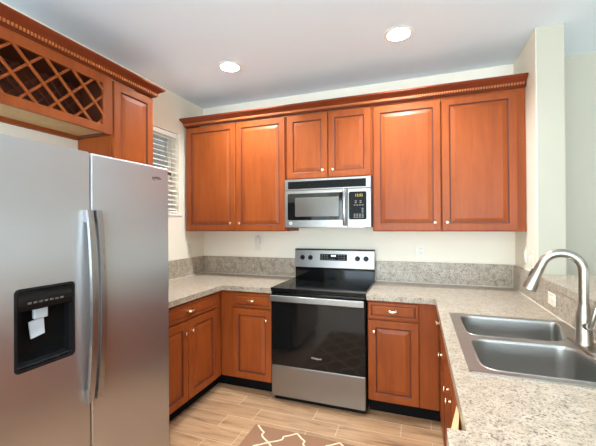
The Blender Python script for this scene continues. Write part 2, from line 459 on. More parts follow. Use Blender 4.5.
# crown with a dentil strip: profile (projection, height), run along a path with mitred corners
CROWN = [(-.0185, 2.434), (.005, 2.434), (.008, 2.439), (.016, 2.441), (.016, 2.463), (.022, 2.466), (.026, 2.471), (.034, 2.478), (.046, 2.485), (.055, 2.491), (.058, 2.495), (.062, 2.497), (.062, 2.509), (-.0185, 2.509)]
def crown(parent, corners, name='molding'):
    """corners: function d -> list of (x,y) path points offset by d"""
    bm = B(); ls = []
    n = len(corners(0))
    for k in range(n): ls.append([(corners(d)[k][0], corners(d)[k][1], z) for d, z in CROWN])
    loops(bm, ls); return obj(name, bm, 'cherry_crown', parent)
def dentils(parent, a, b, out):
    a = Vector(a); b = Vector(b); d = (b-a).normalized(); L = (b-a).length; o = Vector(out)
    bm = B()
    for q, hgt in (((a, b), .0),):
        t = bmesh.new(); bmesh.ops.create_cube(t, size=1)
        for v in t.verts:
            e = (a if v.co.x < 0 else b)+o*(-.004 if v.co.y < 0 else .0015); v.co = Vector((e.x, e.y, 2.4425 if v.co.z < 0 else 2.4645))
        merge(bm, t)
    obj('dentil_groove', bm, 'cherry_dark', parent).location = (0, 0, -2.434)
    bm = B(); s = 0.006; pit = .0180
    while s+.010 < L:
        p = a+d*s; q = a+d*(s+.0105)
        t = bmesh.new(); bmesh.ops.create_cube(t, size=1)
        for v in t.verts:
            e = (p if v.co.x < 0 else q)+o*(.0 if v.co.y < 0 else .010)
            v.co = Vector((e.x, e.y, 2.4445 if v.co.z < 0 else 2.4625))
        merge(bm, t); s += pit
    return obj('dentil_strip', bm, 'cherry_light', parent)
yb = -UD-.019
c = thing('crown_molding', 'long reddish crown molding with dentil strip along the top of the back wall cabinets', 'molding', (0, 0, 2.438), 0)
c.rotation_euler = (0, .0030, 0)
m = crown(c, lambda d: [(.022-.32*d, -.005), (.022-.32*d, yb-d), (X3-.001, yb-d)])
m.location = (0, 0, -2.434)
m = dentils(c, (.022, yb-.016, 0), (X3-.004, yb-.016, 0), (0, -1, 0)); m.location = (0, 0, -2.434)

# ------------------------------------------------------------------ cabinets over the fridge (facing +x): local x = world y
NY0, NY1 = -1.478, -1.104
c = thing('wall_cabinet', 'narrow single-door cherry cabinet between the wine rack and the window', 'cabinet', (0, NY0, 0), PI/2, G)
w = NY1-NY0
carcass(c, .001, w, .312, UB, UT, [(UB, UB+.035), (UT-.035, UT)], [(.001, .03), (w-.03, w)])
door(c, .012, w-.008, UB+.006, 2.420, -.312, .05, 1.455)
RY0 = -2.42; w = NY0-RY0
r = thing('wine_rack', 'cherry wine rack cabinet with diagonal lattice above the fridge', 'wine rack', (0, RY0, 0), PI/2)
RZ0, RZ1 = 2.050, UT
bm = B()       # hollow box, its bottom recessed
box(bm, 0, w-.001, -.312, -.003, RZ1-.018, RZ1); box(bm, 0, .016, -.312, -.003, RZ0, RZ1-.018); box(bm, w-.017, w-.001, -.312, -.003, RZ0, RZ1-.018)
box(bm, .016, w-.017, -.012, -.003, RZ0+.055, RZ1-.018)
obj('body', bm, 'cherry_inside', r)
bm = B(); box(bm, .016, w-.017, -.312, -.012, RZ0+.018, RZ0+.036); obj('bottom_panel', bm, 'raw_wood', r)
bm = B(); box(bm, .016, w-.017, -.030, -.003, RZ0-.010, RZ0+.0175); obj('hanging_rail', bm, 'cherry', r)
ox0, ox1, oz0, oz1 = .055, w-.070, 2.103, 2.372
bm = B()
box(bm, 0, ox0, -.331, -.312, RZ0, RZ1, .001, 1); box(bm, ox1, w-.001, -.331, -.312, RZ0, RZ1, .001, 1)
box(bm, ox0, ox1, -.331, -.312, RZ0, oz0, .001, 1); box(bm, ox0, ox1, -.331, -.312, oz1, RZ1, .001, 1)
obj('face_frame', bm, 'cherry', r)
def lattice(bm, y0, y1, sgn, tops, wd):
    """slats at 45 degrees clipped to the opening; tops = local x where each meets the opening's top"""
    hh_ = oz1-oz0
    for t in tops:
        # centre line: x = t + sgn*(oz1 - z)
        pts = []
        za, zb_ = oz0-.012, oz1+.012
        xa, xb = t+sgn*(oz1-za), t+sgn*(oz1-zb_)
        # clip in x
        lo, hi = ox0-.012, ox1+.012
        def clip(x, z):
            x2 = min(max(x, lo), hi); return (x2, oz1-(x2-t)/sgn) if x2 != x else (x, z)
        if max(xa, xb) < lo or min(xa, xb) > hi: continue
        A_, B_ = clip(xa, za), clip(xb, zb_)
        nx, nz = wd/2*math.sqrt(.5), wd/2*math.sqrt(.5)*sgn
        q = [(A_[0]-nx, A_[1]-nz), (A_[0]+nx, A_[1]+nz), (B_[0]+nx, B_[1]+nz), (B_[0]-nx, B_[1]-nz)]
        loops(bm, [[(x, y0, z) for x, z in q], [(x, y1, z) for x, z in q]])
tl = [(-2.063-RY0)+.1583*k for k in range(-4, 5)]
ta = [(-1.921-RY0)+.1533*k for k in range(-4, 6)]
bm = B(); lattice(bm, -.330, -.319, 1, tl, .013); lattice(bm, -.319, -.308, -1, ta, .013)
obj('lattice', bm, 'cherry', r)
bm = B(); lattice(bm, -.100, -.090, 1, tl, .013); lattice(bm, -.090, -.080, -1, ta, .013)
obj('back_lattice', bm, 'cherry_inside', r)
c = thing('crown_molding', 'crown molding with dentil strip over the wine rack, mitred at its window end', 'molding', (0, 0, 2.434), 0)
xb_ = .331
m = crown(c, lambda d: [(.004, NY1+d), (xb_+d, NY1+d), (xb_+d, RY0)]); m.location = (0, 0, -2.434)
m = dentils(c, (xb_+.016, RY0, 0), (xb_+.016, NY1+.016, 0), (1, 0, 0)); m.location = (0, 0, -2.434)
m = dentils(c, (xb_+.016, NY1+.016, 0), (.01, NY1+.016, 0), (0, 1, 0)); m.location = (0, 0, -2.434)

# ------------------------------------------------------------------ base cabinets
BT = 0.872; TK = 0.115; BD = 0.615
G = 'raised panel base cabinets'
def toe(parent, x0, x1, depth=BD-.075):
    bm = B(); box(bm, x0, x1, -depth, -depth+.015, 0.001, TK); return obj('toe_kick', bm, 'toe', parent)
# left run, facing +x; local x = world y - Y0
Y0 = -1.668
c = thing('base_cabinet', 'cherry base cabinet with one wide drawer and two doors beside the fridge', 'cabinet', (0, Y0, 0), PI/2, G)
L = lambda y: y-Y0
carcass(c, 0.0, L(-.622), BD, TK, BT, [(TK, TK+.02), (.716, .742), (BT-.018, BT)], [(0, L(-1.452)), (L(-.715), L(-.622))])
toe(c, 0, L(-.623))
drawer(c, L(-1.449), L(-.707), .735, .856, -BD)
door(c, L(-1.449), L(-1.092), .125, .722, -BD, L(-1.130), .640)
door(c, L(-1.084), L(-.712), .125, .722, -BD, L(-1.050), .640)
# back run, left of the range
c = thing('base_cabinet', 'cherry base cabinet with drawer and single door in the corner left of the range', 'cabinet', (0, 0, 0), 0, G)
RX0, RX1 = 1.122, 1.893
carcass(c, .020, RX0-.006, BD, TK, BT, [(TK, TK+.02), (.716, .742), (BT-.018, BT)], [(.617, .750), (RX0-.03, RX0-.006)])
t_ = toe(c, .540, RX0-.006)
bm = B(); box(bm, .525, .540, -.622, -.525, .001, TK); obj('toe_kick', bm, 'toe', c)
drawer(c, .742, RX0-.014, .735, .856, -BD)
door(c, .742, RX0-.014, .125, .722, -BD, 1.064, .640)
# back run, right of the range
FXR = 2.415
c = thing('base_cabinet', 'cherry base cabinet with drawer and single door right of the range', 'cabinet', (0, 0, 0), 0, G)
carcass(c, RX1+.006, FXR+.02, BD, TK, BT, [(TK, TK+.02), (.716, .742), (BT-.018, BT)], [(RX1+.006, RX1+.03), (2.250, FXR-.021)])
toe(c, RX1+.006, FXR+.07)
drawer(c, RX1+.012, 2.262, .735, .856, -BD)
door(c, RX1+.012, 2.262, .125, .722, -BD, 1.948, .640)
# right run, facing -x; local x = -(world y) + Y0
def rrun(y0, y1, label, group=G, face=FXR):
    c = thing('base_cabinet', label, 'cabinet', (W-.0215, y0, 0), -PI/2, group)
    w = y0-y1; dep = W-.0215-face
    return c, w, dep
c, w, dep = rrun(-.637, -.985, 'cherry drawer-over-door base cabinet in the right corner beside the sink cabinet')
carcass(c, 0, w-.001, dep, TK, BT, [(TK, TK+.02), (.716, .742), (BT-.018, BT)], [(0, .04), (w-.02, w-.001)], y1=-.003)
toe(c, 0, w-.001, dep-.07)
drawer(c, .035, w-.006, .735, .856, -dep); door(c, .035, w-.006, .125, .722, -dep, w-.060, .625)
c, w, dep = rrun(-.986, -1.900, 'cherry sink base cabinet with two doors under the double sink')
carcass(c, 0, w-.001, dep, TK, .690, [(TK, TK+.02), (.672, .690)], [(0, .02), (w-.02, w-.001)])
bm = B(); box(bm, 0, w-.001, -dep, -dep+.019, .690, BT); obj('apron', bm, 'cherry', c)
bm = B(); rect_loops(bm, .012, w-.012, .735, .856, -dep-.019, DRAWER); obj('false_drawer_front', bm, 'cherry', c)
toe(c, 0, w-.001, dep-.07)
door(c, .012, w/2-.003, .125, .722, -dep, w/2-.060, .625); door(c, w/2+.003, w-.012, .125, .722, -dep, w/2+.060, .625)
c, w, dep = rrun(-2.262, -2.95, 'cherry base cabinet under the stepped counter end at the bottom edge of the view', face=2.362)
carcass(c, 0, w-.001, dep, TK, BT, [(TK, TK+.02), (.716, .742), (BT-.018, BT)], [(0, .04), (w-.02, w-.001)])
toe(c, 0, w-.001, dep-.07)
drawer(c, .035, w-.006, .735, .856, -dep); door(c, .035, w-.006, .125, .722, -dep, w-.060, .625)
c, w, dep = rrun(-1.902, -2.258, 'plain cherry filler cabinet just past the near end of the sink')
carcass(c, 0, w-.001, dep, TK, BT, [(TK, TK+.02), (BT-.018, BT)], [(0, .03), (w-.02, w-.001)])
toe(c, 0, w-.001, dep-.07)
# raw wood wedge where the counter steps out
bm = B()
for q in ([(2.372, -2.020), (2.3285, -2.237), (2.352, -2.237), (2.3735, -2.075)], [(2.3735, -2.030), (2.375, -2.060), (2.380, -2.237), (2.393, -2.237)]):
    loops(bm, [[(x, y, .780) for x, y in q], [(x, y, .868) for x, y in q]])
box(bm, 2.345, 2.378, -2.237, -2.15, .780, .786)
tag(obj('wood_bracket', bm, 'raw_wood'), 'small unfinished tan wood bracket under the step in the sink counter', 'bracket')

# ------------------------------------------------------------------ counters
CT0, CT1 = .8735, .914
BS = 1.098
def slab(bm, outline, holes, z0, z1): plate(bm, outline, holes, z0, z1)
c = thing('countertop', 'L-shaped speckled granite counter in the left corner between fridge and range', 'counter', (0, 0, 0))
cf = .6546
bm = B(); slab(bm, rpoly([(.001, -1.670), (cf, -1.670), (cf, -cf), (RX0-.001, -cf), (RX0-.001, -.001), (.001, -.001)], [.002, .006, .012, .004, .002, .002], 3), [], CT0, CT1)
obj('slab', bm, 'granite', c)
bm = B(); box(bm, .001, .021, -1.670, -.001, CT1, BS, .002, 1); box(bm, .021, RX0-.001, -.021, -.001, CT1, BS, .002, 1); obj('backsplash', bm, 'granite', c)
bm = B(); box(bm, .021, .026, -1.670, -.021, CT1, CT1+.005); box(bm, .021, RX0-.001, -.026, -.021, CT1, CT1+.005); obj('caulk_line', bm, 'caulk', c)
c = thing('countertop', 'long speckled granite counter around the right corner with the double sink set in', 'counter', (0, 0, 0))
cr = 2.3738
SK = (2.430, 2.980, -1.865, -1.040)       # sink outline x0 x1 y0 y1
bm = B()
slab(bm, rpoly([(RX1+.001, -.001), (RX1+.001, -cf), (cr, -cf), (cr, -2.240), (2.327, -2.240), (2.327, -2.95), (W-.001, -2.95), (W-.001, -.001)], [.002, .004, .012, .004, .006, .006, .002, .002], 3),
     [[(SK[0]+.02, SK[2]+.02), (SK[1]-.02, SK[2]+.02), (SK[1]-.02, SK[3]-.02), (SK[0]+.02, SK[3]-.02)]], CT0, CT1)
obj('slab', bm, 'granite', c)
bm = B(); box(bm, RX1+.001, W-.021, -.021, -.001, CT1, BS, .002, 1); box(bm, W-.021, W-.001, -2.95, -.001, CT1, 1.0575, .002, 1)
box(bm, W-.021, W-.001, -.544, -.001, 1.0575, BS, .002, 1)
obj('backsplash', bm, 'granite', c)
bm = B(); box(bm, RX1+.001, W-.021, -.026, -.021, CT1, CT1+.005); box(bm, W-.026, W-.021, -2.95, -.021, CT1, CT1+.005)
box(bm, W-.0245, W-.0205, -.0245, -.0205, CT1, BS)
obj('caulk_line', bm, 'caulk', c)
bm = B(); plate(bm, rpoly([(W-.023, -3.35), (3.47, -3.35), (3.47, -.500), (3.172, -.500), (3.172, -.546), (W-.023, -.546)], [.006, .03, .03, .003, .002, .003], 4), [], 1.0585, BS)
tag(obj('bar_top', bm, 'granite'), 'raised granite bar ledge on the half wall behind the faucet', 'counter')

# ------------------------------------------------------------------ sink
s = thing('kitchen_sink', 'stainless steel double bowl drop-in sink in the right-hand counter', 'sink', ((SK[0]+SK[1])/2, (SK[2]+SK[3])/2, CT1))
ox, oy = s.location.x, s.location.y
def off(l): return [(x-ox, y-oy) for x, y in l]
outer = rrect(SK[0], SK[1], SK[2], SK[3], .018)
b1 = rpoly([(2.476, -1.440), (2.830, -1.425), (2.868, -1.385), (2.935, -1.135), (2.935, -1.078), (2.476, -1.078)], [.07, .06, .05, .07, .05, .07], 6)
b2 = rpoly([(2.476, -1.488), (2.476, -1.832), (2.935, -1.832), (2.935, -1.760), (2.868, -1.510), (2.830, -1.472)], [.07, .07, .05, .07, .05, .06], 6)
def shrink(l, k):
    cx = sum(p[0] for p in l)/len(l); cy = sum(p[1] for p in l)/len(l)
    out = []
    for x, y in l:
        d = math.hypot(x-cx, y-cy); f = max(0.0, (d-k)/d); out.append((cx+(x-cx)*f, cy+(y-cy)*f))
    return out
ST = .0055
bm = B(); plate(bm, off(outer), [off(b1), off(b2)], .0006, ST)
soft(obj('rim', bm, 'sink_steel', s))
for b in (b1, b2):
    bm = B(); ls = []
    # rolled lip, steep wall, rounded floor
    for k, z in ((-.006, ST+.0002), (-.004, ST+.0022), (0, ST+.0022), (.003, ST), (.005, -.006), (.008, -.05), (.013, -.14), (.020, -.165), (.035, -.180), (.06, -.187), (.12, -.190)):
        ls.append([(x, y, z) for x, y in off(shrink(b, k))])
    loops(bm, ls, False, True)
    bw = soft(obj('bowl', bm, 'sink_steel', s), 50)
    cx = sum(p[0] for p in b)/len(b)-ox; cy = sum(p[1] for p in b)/len(b)-oy
    bm = B(); lathe(bm, [(.044, -.1895), (.044, -.187), (.036, -.1865), (.030, -.1885), (.012, -.1885), (.010, -.183), (.004, -.182)], 'z', (cx, cy, 0), 20)
    soft(obj('drain', bm, 'nickel', bw))

# ------------------------------------------------------------------ faucet
FXc, FYc = 2.918, -1.445
f = thing('faucet', 'brushed nickel pull-down gooseneck faucet at the back rim of the sink', 'faucet', (FXc, FYc, CT1+ST+.001))
bm = B()
pl = rrect(-.026, .026, -.125, .125, .026, 8)
loops(bm, [[(x, y, 0) for x, y in pl], [(x, y, .006) for x, y in pl], [(x*.86, y*.97, .010) for x, y in pl]])
soft(obj('deck_plate', bm, 'nickel', f), 30)
bm = B(); lathe(bm, [(.033, .010), (.032, .016), (.030, .022), (.029, .10), (.027, .125), (.0215, .155), (.0190, .175)], 'z', (0, 0, 0), 24)
soft(obj('body', bm, 'nickel', f), 50)
# arch in the plane that leans slightly towards the far bowl
dirv = Vector((-1, .16, 0)).normalized()
R = .074; zc = .314
pts = [(0, 0, .170), (0, 0, .22), (0, 0, .27)]
for k in range(0, 19):
    a = math.radians(k*10*0.90); p = dirv*(R-R*math.cos(a)); pts.append((p.x, p.y, zc+R*math.sin(a)))
bm = B(); tube(bm, pts, .0180, 18); soft(obj('spout', bm, 'nickel', f), 60)
e = Vector(pts[-1]); d = (Vector(pts[-1])-Vector(pts[-2])).normalized()
bm = B(); tube(bm, [e, e+d*.006, e+d*.012, e+d*.050, e+d*.095, e+d*.122, e+d*.125], [.0185, .0195, .0185, .0205, .0265, .0285, .023], 18)
h = soft(obj('spray_head', bm, 'nickel', f), 50)
bm = B(); sd = Vector((-d.z, 0, d.x)); sd = (dirv-d*dirv.dot(d)).normalized()
cpt = e+d*.052+sd*.0205
tube(bm, [cpt-d*.020, cpt-d*.016, cpt, cpt+d*.016, cpt+d*.020], [.002, .006, .0075, .006, .002], 10, flat=(1.0, 0.7)); soft(obj('spray_button', bm, 'nickel_dark', h), 60)
bm = B()
tube(bm, [(0, -.010, .088), (0, -.034, .090), (.0, -.050, .094)], [.0155, .0155, .013], 14)
tube(bm, [(.0, -.044, .086), (.004, -.052, .105), (.010, -.056, .135), (.016, -.058, .165), (.02, -.059, .178)], [.009, .0095, .009, .0085, .006], 12)
soft(obj('handle', bm, 'nickel', f), 60)

# ------------------------------------------------------------------ range
r = thing('range', 'freestanding stainless electric range with black glass top and oven door', 'stove', (RX0+.004, 0, 0), 0)
w = RX1-RX0-.008                     # 0.763
bm = B(); box(bm, 0, w, -.640, -.030, .035, .895); obj('body', bm, 'black', r)
bm = B(); box(bm, -.003, w+.003, -.682, -.100, .9155, .926, .003, 2); box(bm, 0, w, -.676, -.100, .8955, .9155); obj('cooktop', bm, 'cooktop_glass', r)
for bx, by, br_ in ((.20, -.50, .105), (.57, -.50, .085), (.20, -.24, .08), (.57, -.24, .10), (.385, -.21, .05)):
    bm = B(); lathe(bm, [(br_-.0025, .9261), (br_-.0025, .9264), (br_, .9264), (br_, .9261)], 'z', (bx, by, 0), 40, False, False); obj('burner_ring', bm, 'burner_mark', r)
# back guard: black riser and the sloped steel console
bm = B(); box(bm, 0.003, w-.003, -.098, -.032, .8955, 1.030, .003, 1); g = obj('back_guard', bm, 'black_glass', r)
bm = B(); q = [(-.110, 1.030), (-.092, 1.190), (-.084, 1.198), (-.040, 1.198), (-.032, 1.190), (-.032, 1.030)]
loops(bm, [[(0, y, z) for y, z in q], [(w, y, z) for y, z in q]]); cp = obj('control_panel', bm, 'steel_h', r)
bm = B(); box(bm, -.001, w+.001, -.096, -.032, 1.1985, 1.203, .001, 1); obj('panel_trim', bm, 'black', cp)
def pany(z): return -.110+.018*(z-1.030)/.160
for kx in (.078, .158, .611, .688):
    z = 1.121; y = pany(z)
    bm = B(); lathe(bm, [(.0235, 0), (.0235, .003), (.019, .006), (.0175, .024), (.0155, .0265)], 'y-', (kx, y, z), 24); box(bm, kx-.0035, kx+.0035, y-.032, y-.02, z-.016, z+.016, .001, 1)
    soft(obj('control_knob', bm, 'black', cp), 35)
bm = B(); q = [(.255, 1.098), (.514, 1.098), (.514, 1.158), (.255, 1.158)]
loops(bm, [[(x, pany(z)+.002, z) for x, z in q], [(x, pany(z)-.0015, z) for x, z in q]]); dp = obj('display_panel', bm, 'black_matte', cp)
bm = B()
for i in range(4): box(bm, .362+i*.012, .371+i*.012, pany(1.14)-.0025, pany(1.14)-.0010, 1.134, 1.150)
obj('clock_display', bm, 'display_white', dp)
for bx, bz in [(x_, z_) for x_ in (.275, .300, .325, .437, .462, .487) for z_ in (1.110, 1.128, 1.146)]+[(.375, 1.110), (.395, 1.110), (.350, 1.110)]:
    bm = B(); box(bm, bx-.006, bx+.006, pany(bz)-.0022, pany(bz)-.0010, bz-.0028, bz+.0028); obj('touch_button', bm, 'button', dp)
# oven door with black glass and wide flat handle
bm = B(); box(bm, .002, w-.002, -.672, -.641, .302, .890, .004, 2); od = obj('oven_door', bm, 'black_glass', r)
bm = B(); box(bm, .004, w-.004, -.712, -.694, .822, .872, .006, 3); box(bm, .02, .06, -.696, -.672, .83, .862); box(bm, w-.06, w-.02, -.696, -.672, .83, .862)
hd = obj('handle', bm, 'steel_h', od)
def swoosh(cx, cz, a, b_, y, tilt=0.0):
    def f_(bm):
        ls = []
        for k in range(33):
            t = math.radians(-40+290*k/32); wd = .0012+.0014*math.sin(PI*k/32)
            ct, st = math.cos(tilt), math.sin(tilt)
            l = []
            for rr_, yy in ((-wd, y), (wd, y), (wd, y-.0006), (-wd, y-.0006)):
                X, Z = (a+rr_)*math.cos(t), (b_+rr_)*math.sin(t)
                l.append((cx+X*ct-Z*st, yy, cz+X*st+Z*ct))
            ls.append(l)
        loops(bm, ls)
    return f_
put_text('logo', 'Whirlpool', .020, (w/2, -.6728, .392), 'logo_light', od, None, 1.0)
put_text('handle_mark', 'Whirlpool', .007, (w-.035, -.7124, .846), 'logo_dark', hd)
bm = B(); box(bm, .002, w-.002, -.670, -.641, .050, .298, .004, 2); obj('storage_drawer', bm, 'steel_h', r)
bm = B(); box(bm, .01, w-.01, -.625, -.61, .004, .0345); obj('shadow_strip', bm, 'black_matte', r)  # black strip added to stand in for the shadow under the range
for lx in (.05, w-.05):
    for ly in (-.60, -.08):
        bm = B(); lathe(bm, [(.018, .001), (.018, .012), (.010, .013), (.010, .036)], 'z', (lx, ly, 0), 12); obj('foot', bm, 'black', r)

# ------------------------------------------------------------------ microwave
MX0, MX1, MZ0, MZ1 = 1.1415, 1.9015, 1.410, 1.838
r = thing('microwave', 'stainless over-the-range microwave hung under the short cabinet', 'microwave', (MX0, 0, MZ0))
w = MX1-MX0; hM = MZ1-MZ0
bm = B(); box(bm, 0, w, -.362, -.004, 0.004, hM); obj('body', bm, 'fridge_side', r)
bm = B(); box(bm, 0, w, -.400, -.363, hM-.098, hM, .004, 2); vg = obj('vent_panel', bm, 'steel_h', r)
bm = B(); box(bm, .032, w-.040, -.4025, -.399, hM-.086, hM-.020, .001, 1)
for i in range(4): box(bm, .036, w-.044, -.405, -.402, hM-.080+i*.016, hM-.074+i*.016)
obj('vent_grille', bm, 'black_matte', vg)
bm = B(); box(bm, 0, .566, -.404, -.363, .002, hM-.100, .004, 2); d = obj('door', bm, 'steel_h', r)
q = [(x, z) for x, z in rrect(.030, .553, .068, .300, .014)]
# window with bowed lower edge
q2 = [(x, z-.012*(1-((x-.29)/.26)**2) if z < .15 else z+.006*(1-((x-.29)/.26)**2)) for x, z in q]
bm = B(); loops(bm, [[(x, -.4035, z) for x, z in q2], [(x, -.4065, z) for x, z in q2]]); dg_ = obj('door_glass', bm, 'black_glass', d)
bm = B(); q = rrect(.100, .492, .098, .264, .008); loops(bm, [[(x, -.4060, z) for x, z in q], [(x, -.4072, z) for x, z in q]]); obj('viewing_screen', bm, 'mw_screen', dg_)
pts = []
for k in range(13):
    t = k/12; pts.append((.546, -.410-.038*math.sin(PI*min(1, max(0, .04+t*.92)))**.6, .020+.302*t))
bm = B(); tube(bm, pts, .0125, 12, flat=(.75, 1.25)); soft(obj('handle', bm, 'handle_steel', d), 60)
bm = B(); lathe(bm, [(.0145, .4035), (.0145, .4060), (.0125, .4065)], 'y-', (.058, 0, .040), 24); bg = obj('badge', bm, 'logo_light', d)
put_text('badge_letters', 'GE', .014, (.058, -.4067, .040), 'logo_dark', bg)
bm = B(); box(bm, .568, w, -.402, -.363, .002, hM-.100, .004, 2); cp = obj('control_panel', bm, 'steel_h', r)
q = rrect(.578, .724, .068, .300, .014); bm = B(); loops(bm, [[(x, -.4015, z) for x, z in q], [(x, -.4045, z) for x, z in q]]); kp = obj('keypad', bm, 'black_matte', r)
put_text('clock_display', '12:52', .030, (.662, -.4052, .268), 'display_yellow', kp)
rows = [(.222, (.636, .676)), (.208, (.636, .676)), (.188, (.626, .648, .670, .692)), (.160, (.692,)), (.145, (.692,)), (.130, (.692,)), (.112, (.626, .648, .670, .692)), (.098, (.626, .648, .670, .692)), (.086, (.626, .648, .670, .692))]
for z, xs in rows:
    for x in xs:
        bm = B(); box(bm, x-.0075, x+.0075, -.4052, -.4043, z-.0032, z+.0032); obj('button', bm, 'button', kp)
bm = B(); box(bm, .06, w-.06, -.30, -.10, -.002, .0045); obj('grease_filter', bm, 'nickel', r)

# ------------------------------------------------------------------ fridge (local x = away from the camera side, facing +x)
th = PI/2-.0308
nrm = Vector((math.sin(th), -math.cos(th), 0)); tan = Vector((math.cos(th), math.sin(th), 0))
FW, FD, FH = .912, .885, 1.750
corner = Vector((.985, -1.699, 0))
org = corner-tan*FW-nrm*FD
r = thing('refrigerator', 'stainless side-by-side refrigerator with water dispenser at the left', 'refrigerator', org, th)
bm = B(); box(bm, .004, FW-.004, -FD+.075, -.02, .03, FH-.025, .004, 1); obj('body', bm, 'fridge_side', r)
bm = B(); box(bm, .01, FW-.01, -FD+.085, -FD+.10, .004, .030); obj('base_grille', bm, 'black', r)
for hx in (.06, FW-.06):
    bm = B(); box(bm, hx-.05, hx+.05, -FD+.01, -FD+.16, FH-.024, FH-.004, .004, 1); obj('hinge_cover', bm, 'fridge_side', r)
gap = FW-.455
D0, D1 = -FD, -FD+.070
# dispenser niche in the left door: local x0..x1, z0..z1
nx0 = FW-.731; nx1 = FW-.527; nz0, nz1 = .932, 1.218
def door_block(x0, x1, hole=None):
    bm = B()
    if not hole: box(bm, x0, x1, D0, D1, .055, FH-.003, .009, 3); return bm
    a, b, c_, e = hole
    # front face with a hole, then sides and back
    fr = rrect(x0, x1, .055, FH-.003, .009, 3); hl = rrect(a, b, c_, e, .014, 4)
    t = bmesh.new(); plate(t, [(x, z) for x, z in fr], [hl], 0, .070)
    Rm = Matrix(((1, 0, 0, 0), (0, 0, 1, D0), (0, 1, 0, 0), (0, 0, 0, 1)))
    merge(bm, t, Rm); return bm
dl = obj('freezer_door', door_block(.002, gap-.004, (nx0, nx1, nz0, nz1)), 'steel', r)
dr = obj('fridge_door', door_block(gap+.004, FW-.002), 'steel', r); soft(dr, 50)
bm = B(); box(bm, gap-.0035, gap+.0035, D0+.02, D1, .055, FH-.006); obj('door_seal', bm, 'black', r)
def bow_handle(parent, x):
    z0, z1 = .715, 1.505; ls = []
    N = 24
    for k in range(N+1):
        t = k/N; z = z0+(z1-z0)*t; o_ = .010+.028*math.sin(PI*t)**.75
        yy = D0-o_; tk = .012
        sec = [(-.015, -.002), (-.0125, -tk), (.0125, -tk), (.015, -.002), (.011, .007), (-.011, .007)]
        ls.append([(x+a, yy+b, z) for a, b in sec])
    bm = B(); loops(bm, ls)
    box(bm, x-.014, x+.014, D0-.018, D0+.001, z0+.004, z0+.05); box(bm, x-.014, x+.014, D0-.018, D0+.001, z1-.05, z1-.004)
    return soft(obj('handle', bm, 'handle_steel', parent), 35)
bow_handle(dl, gap-.0165); bow_handle(dr, gap+.024)
# dispenser: black surround, recessed niche, control strip, paddles, tray
bm = B()
q_out = rrect(nx0-.003, nx1+.003, nz0-.003, nz1+.003, .016, 5); q_in = rrect(nx0+.006, nx1-.006, nz0+.006, nz1-.006, .012, 5)
loops(bm, [[(x, D0+.0, z) for x, z in q_out], [(x, D0-.003, z) for x, z in q_out], [(x, D0-.003, z) for x, z in q_in], [(x, D0+.02, z) for x, z in q_in]], False, False)
ds = obj('dispenser', bm, 'black', dl)
bm = B(); box(bm, nx0, nx1, D0+.055, D0+.060, nz0, nz1); box(bm, nx0, nx0+.004, D0+.002, D0+.055, nz0, nz1); box(bm, nx1-.004, nx1, D0+.002, D0+.055, nz0, nz1)
box(bm, nx0+.004, nx1-.004, D0+.002, D0+.055, nz0, nz0+.008); box(bm, nx0+.004, nx1-.004, D0+.002, D0+.055, nz1-.006, nz1)
obj('niche', bm, 'black_matte', ds)
bm = B(); box(bm, nx0+.005, nx1-.005, D0-.002, D0+.03, 1.140, nz1-.006, .003, 1); obj('control_strip', bm, 'black_glass', ds)
for i in range(7):
    bm = B(); x = nx0+.045+i*.0185; box(bm, x-.006, x+.006, D0-.0028, D0-.0018, 1.163, 1.170); obj('touch_mark', bm, 'faint_mark', ds)
bm = B(); box(bm, nx0+.072, nx0+.120, D0+.018, D0+.034, 1.100, 1.139, .003, 1); obj('water_spout', bm, 'grey_plastic', ds)
bm = B()
q = [(nx0+.058, 1.092), (nx0+.108, 1.104), (nx0+.112, 1.040), (nx0+.066, 1.030)]
loops(bm, [[(x, D0+.026, z) for x, z in q], [(x, D0+.032, z) for x, z in q]]); obj('paddle', bm, 'grey_plastic', ds)
bm = B(); box(bm, nx0+.005, nx1-.005, D0+.004, D0+.052, nz0+.009, nz0+.016, .002, 1); obj('drip_tray', bm, 'black', ds)
put_text('logo', 'Whirlpool', .015, (FW-.090, D0-.0006, 1.684), 'logo_dark', dr, swoosh(FW-.090, 1.682, .024, .008, D0-.0004, .15))

# ------------------------------------------------------------------ window blind
b = thing('window_blind', 'white horizontal slat blind in the window behind the fridge', 'blind', (-.032, (WY0+WY1)/2, WZ1))
bm = B(); box(bm, -.022, .022, -hw+.006, hw-.006, -.045, -.003, .003, 1); obj('head_rail', bm, 'blind', b)
bm = B(); z = -.062
while z > -hh+.035:
    q = [(-.022, z+.010), (0, z+.003), (.022, z-.008), (.022, z-.0105), (0, z+.0002), (-.022, z+.0075)]
    loops(bm, [[(x, -hw+.008, zz) for x, zz in q], [(x, hw-.008, zz) for x, zz in q]])
    z -= .046
obj('slats', bm, 'blind', b)
bm = B(); box(bm, -.02, .02, -hw+.008, hw-.008, -hh+.008, -hh+.026, .003, 1); obj('bottom_rail', bm, 'blind', b)
for yy in (hw-.075, -hw+.10):
    bm = B(); box(bm, .0205, .0225, yy-.002, yy+.002, -hh+.02, -.05); obj('ladder_cord', bm, 'blind', b)

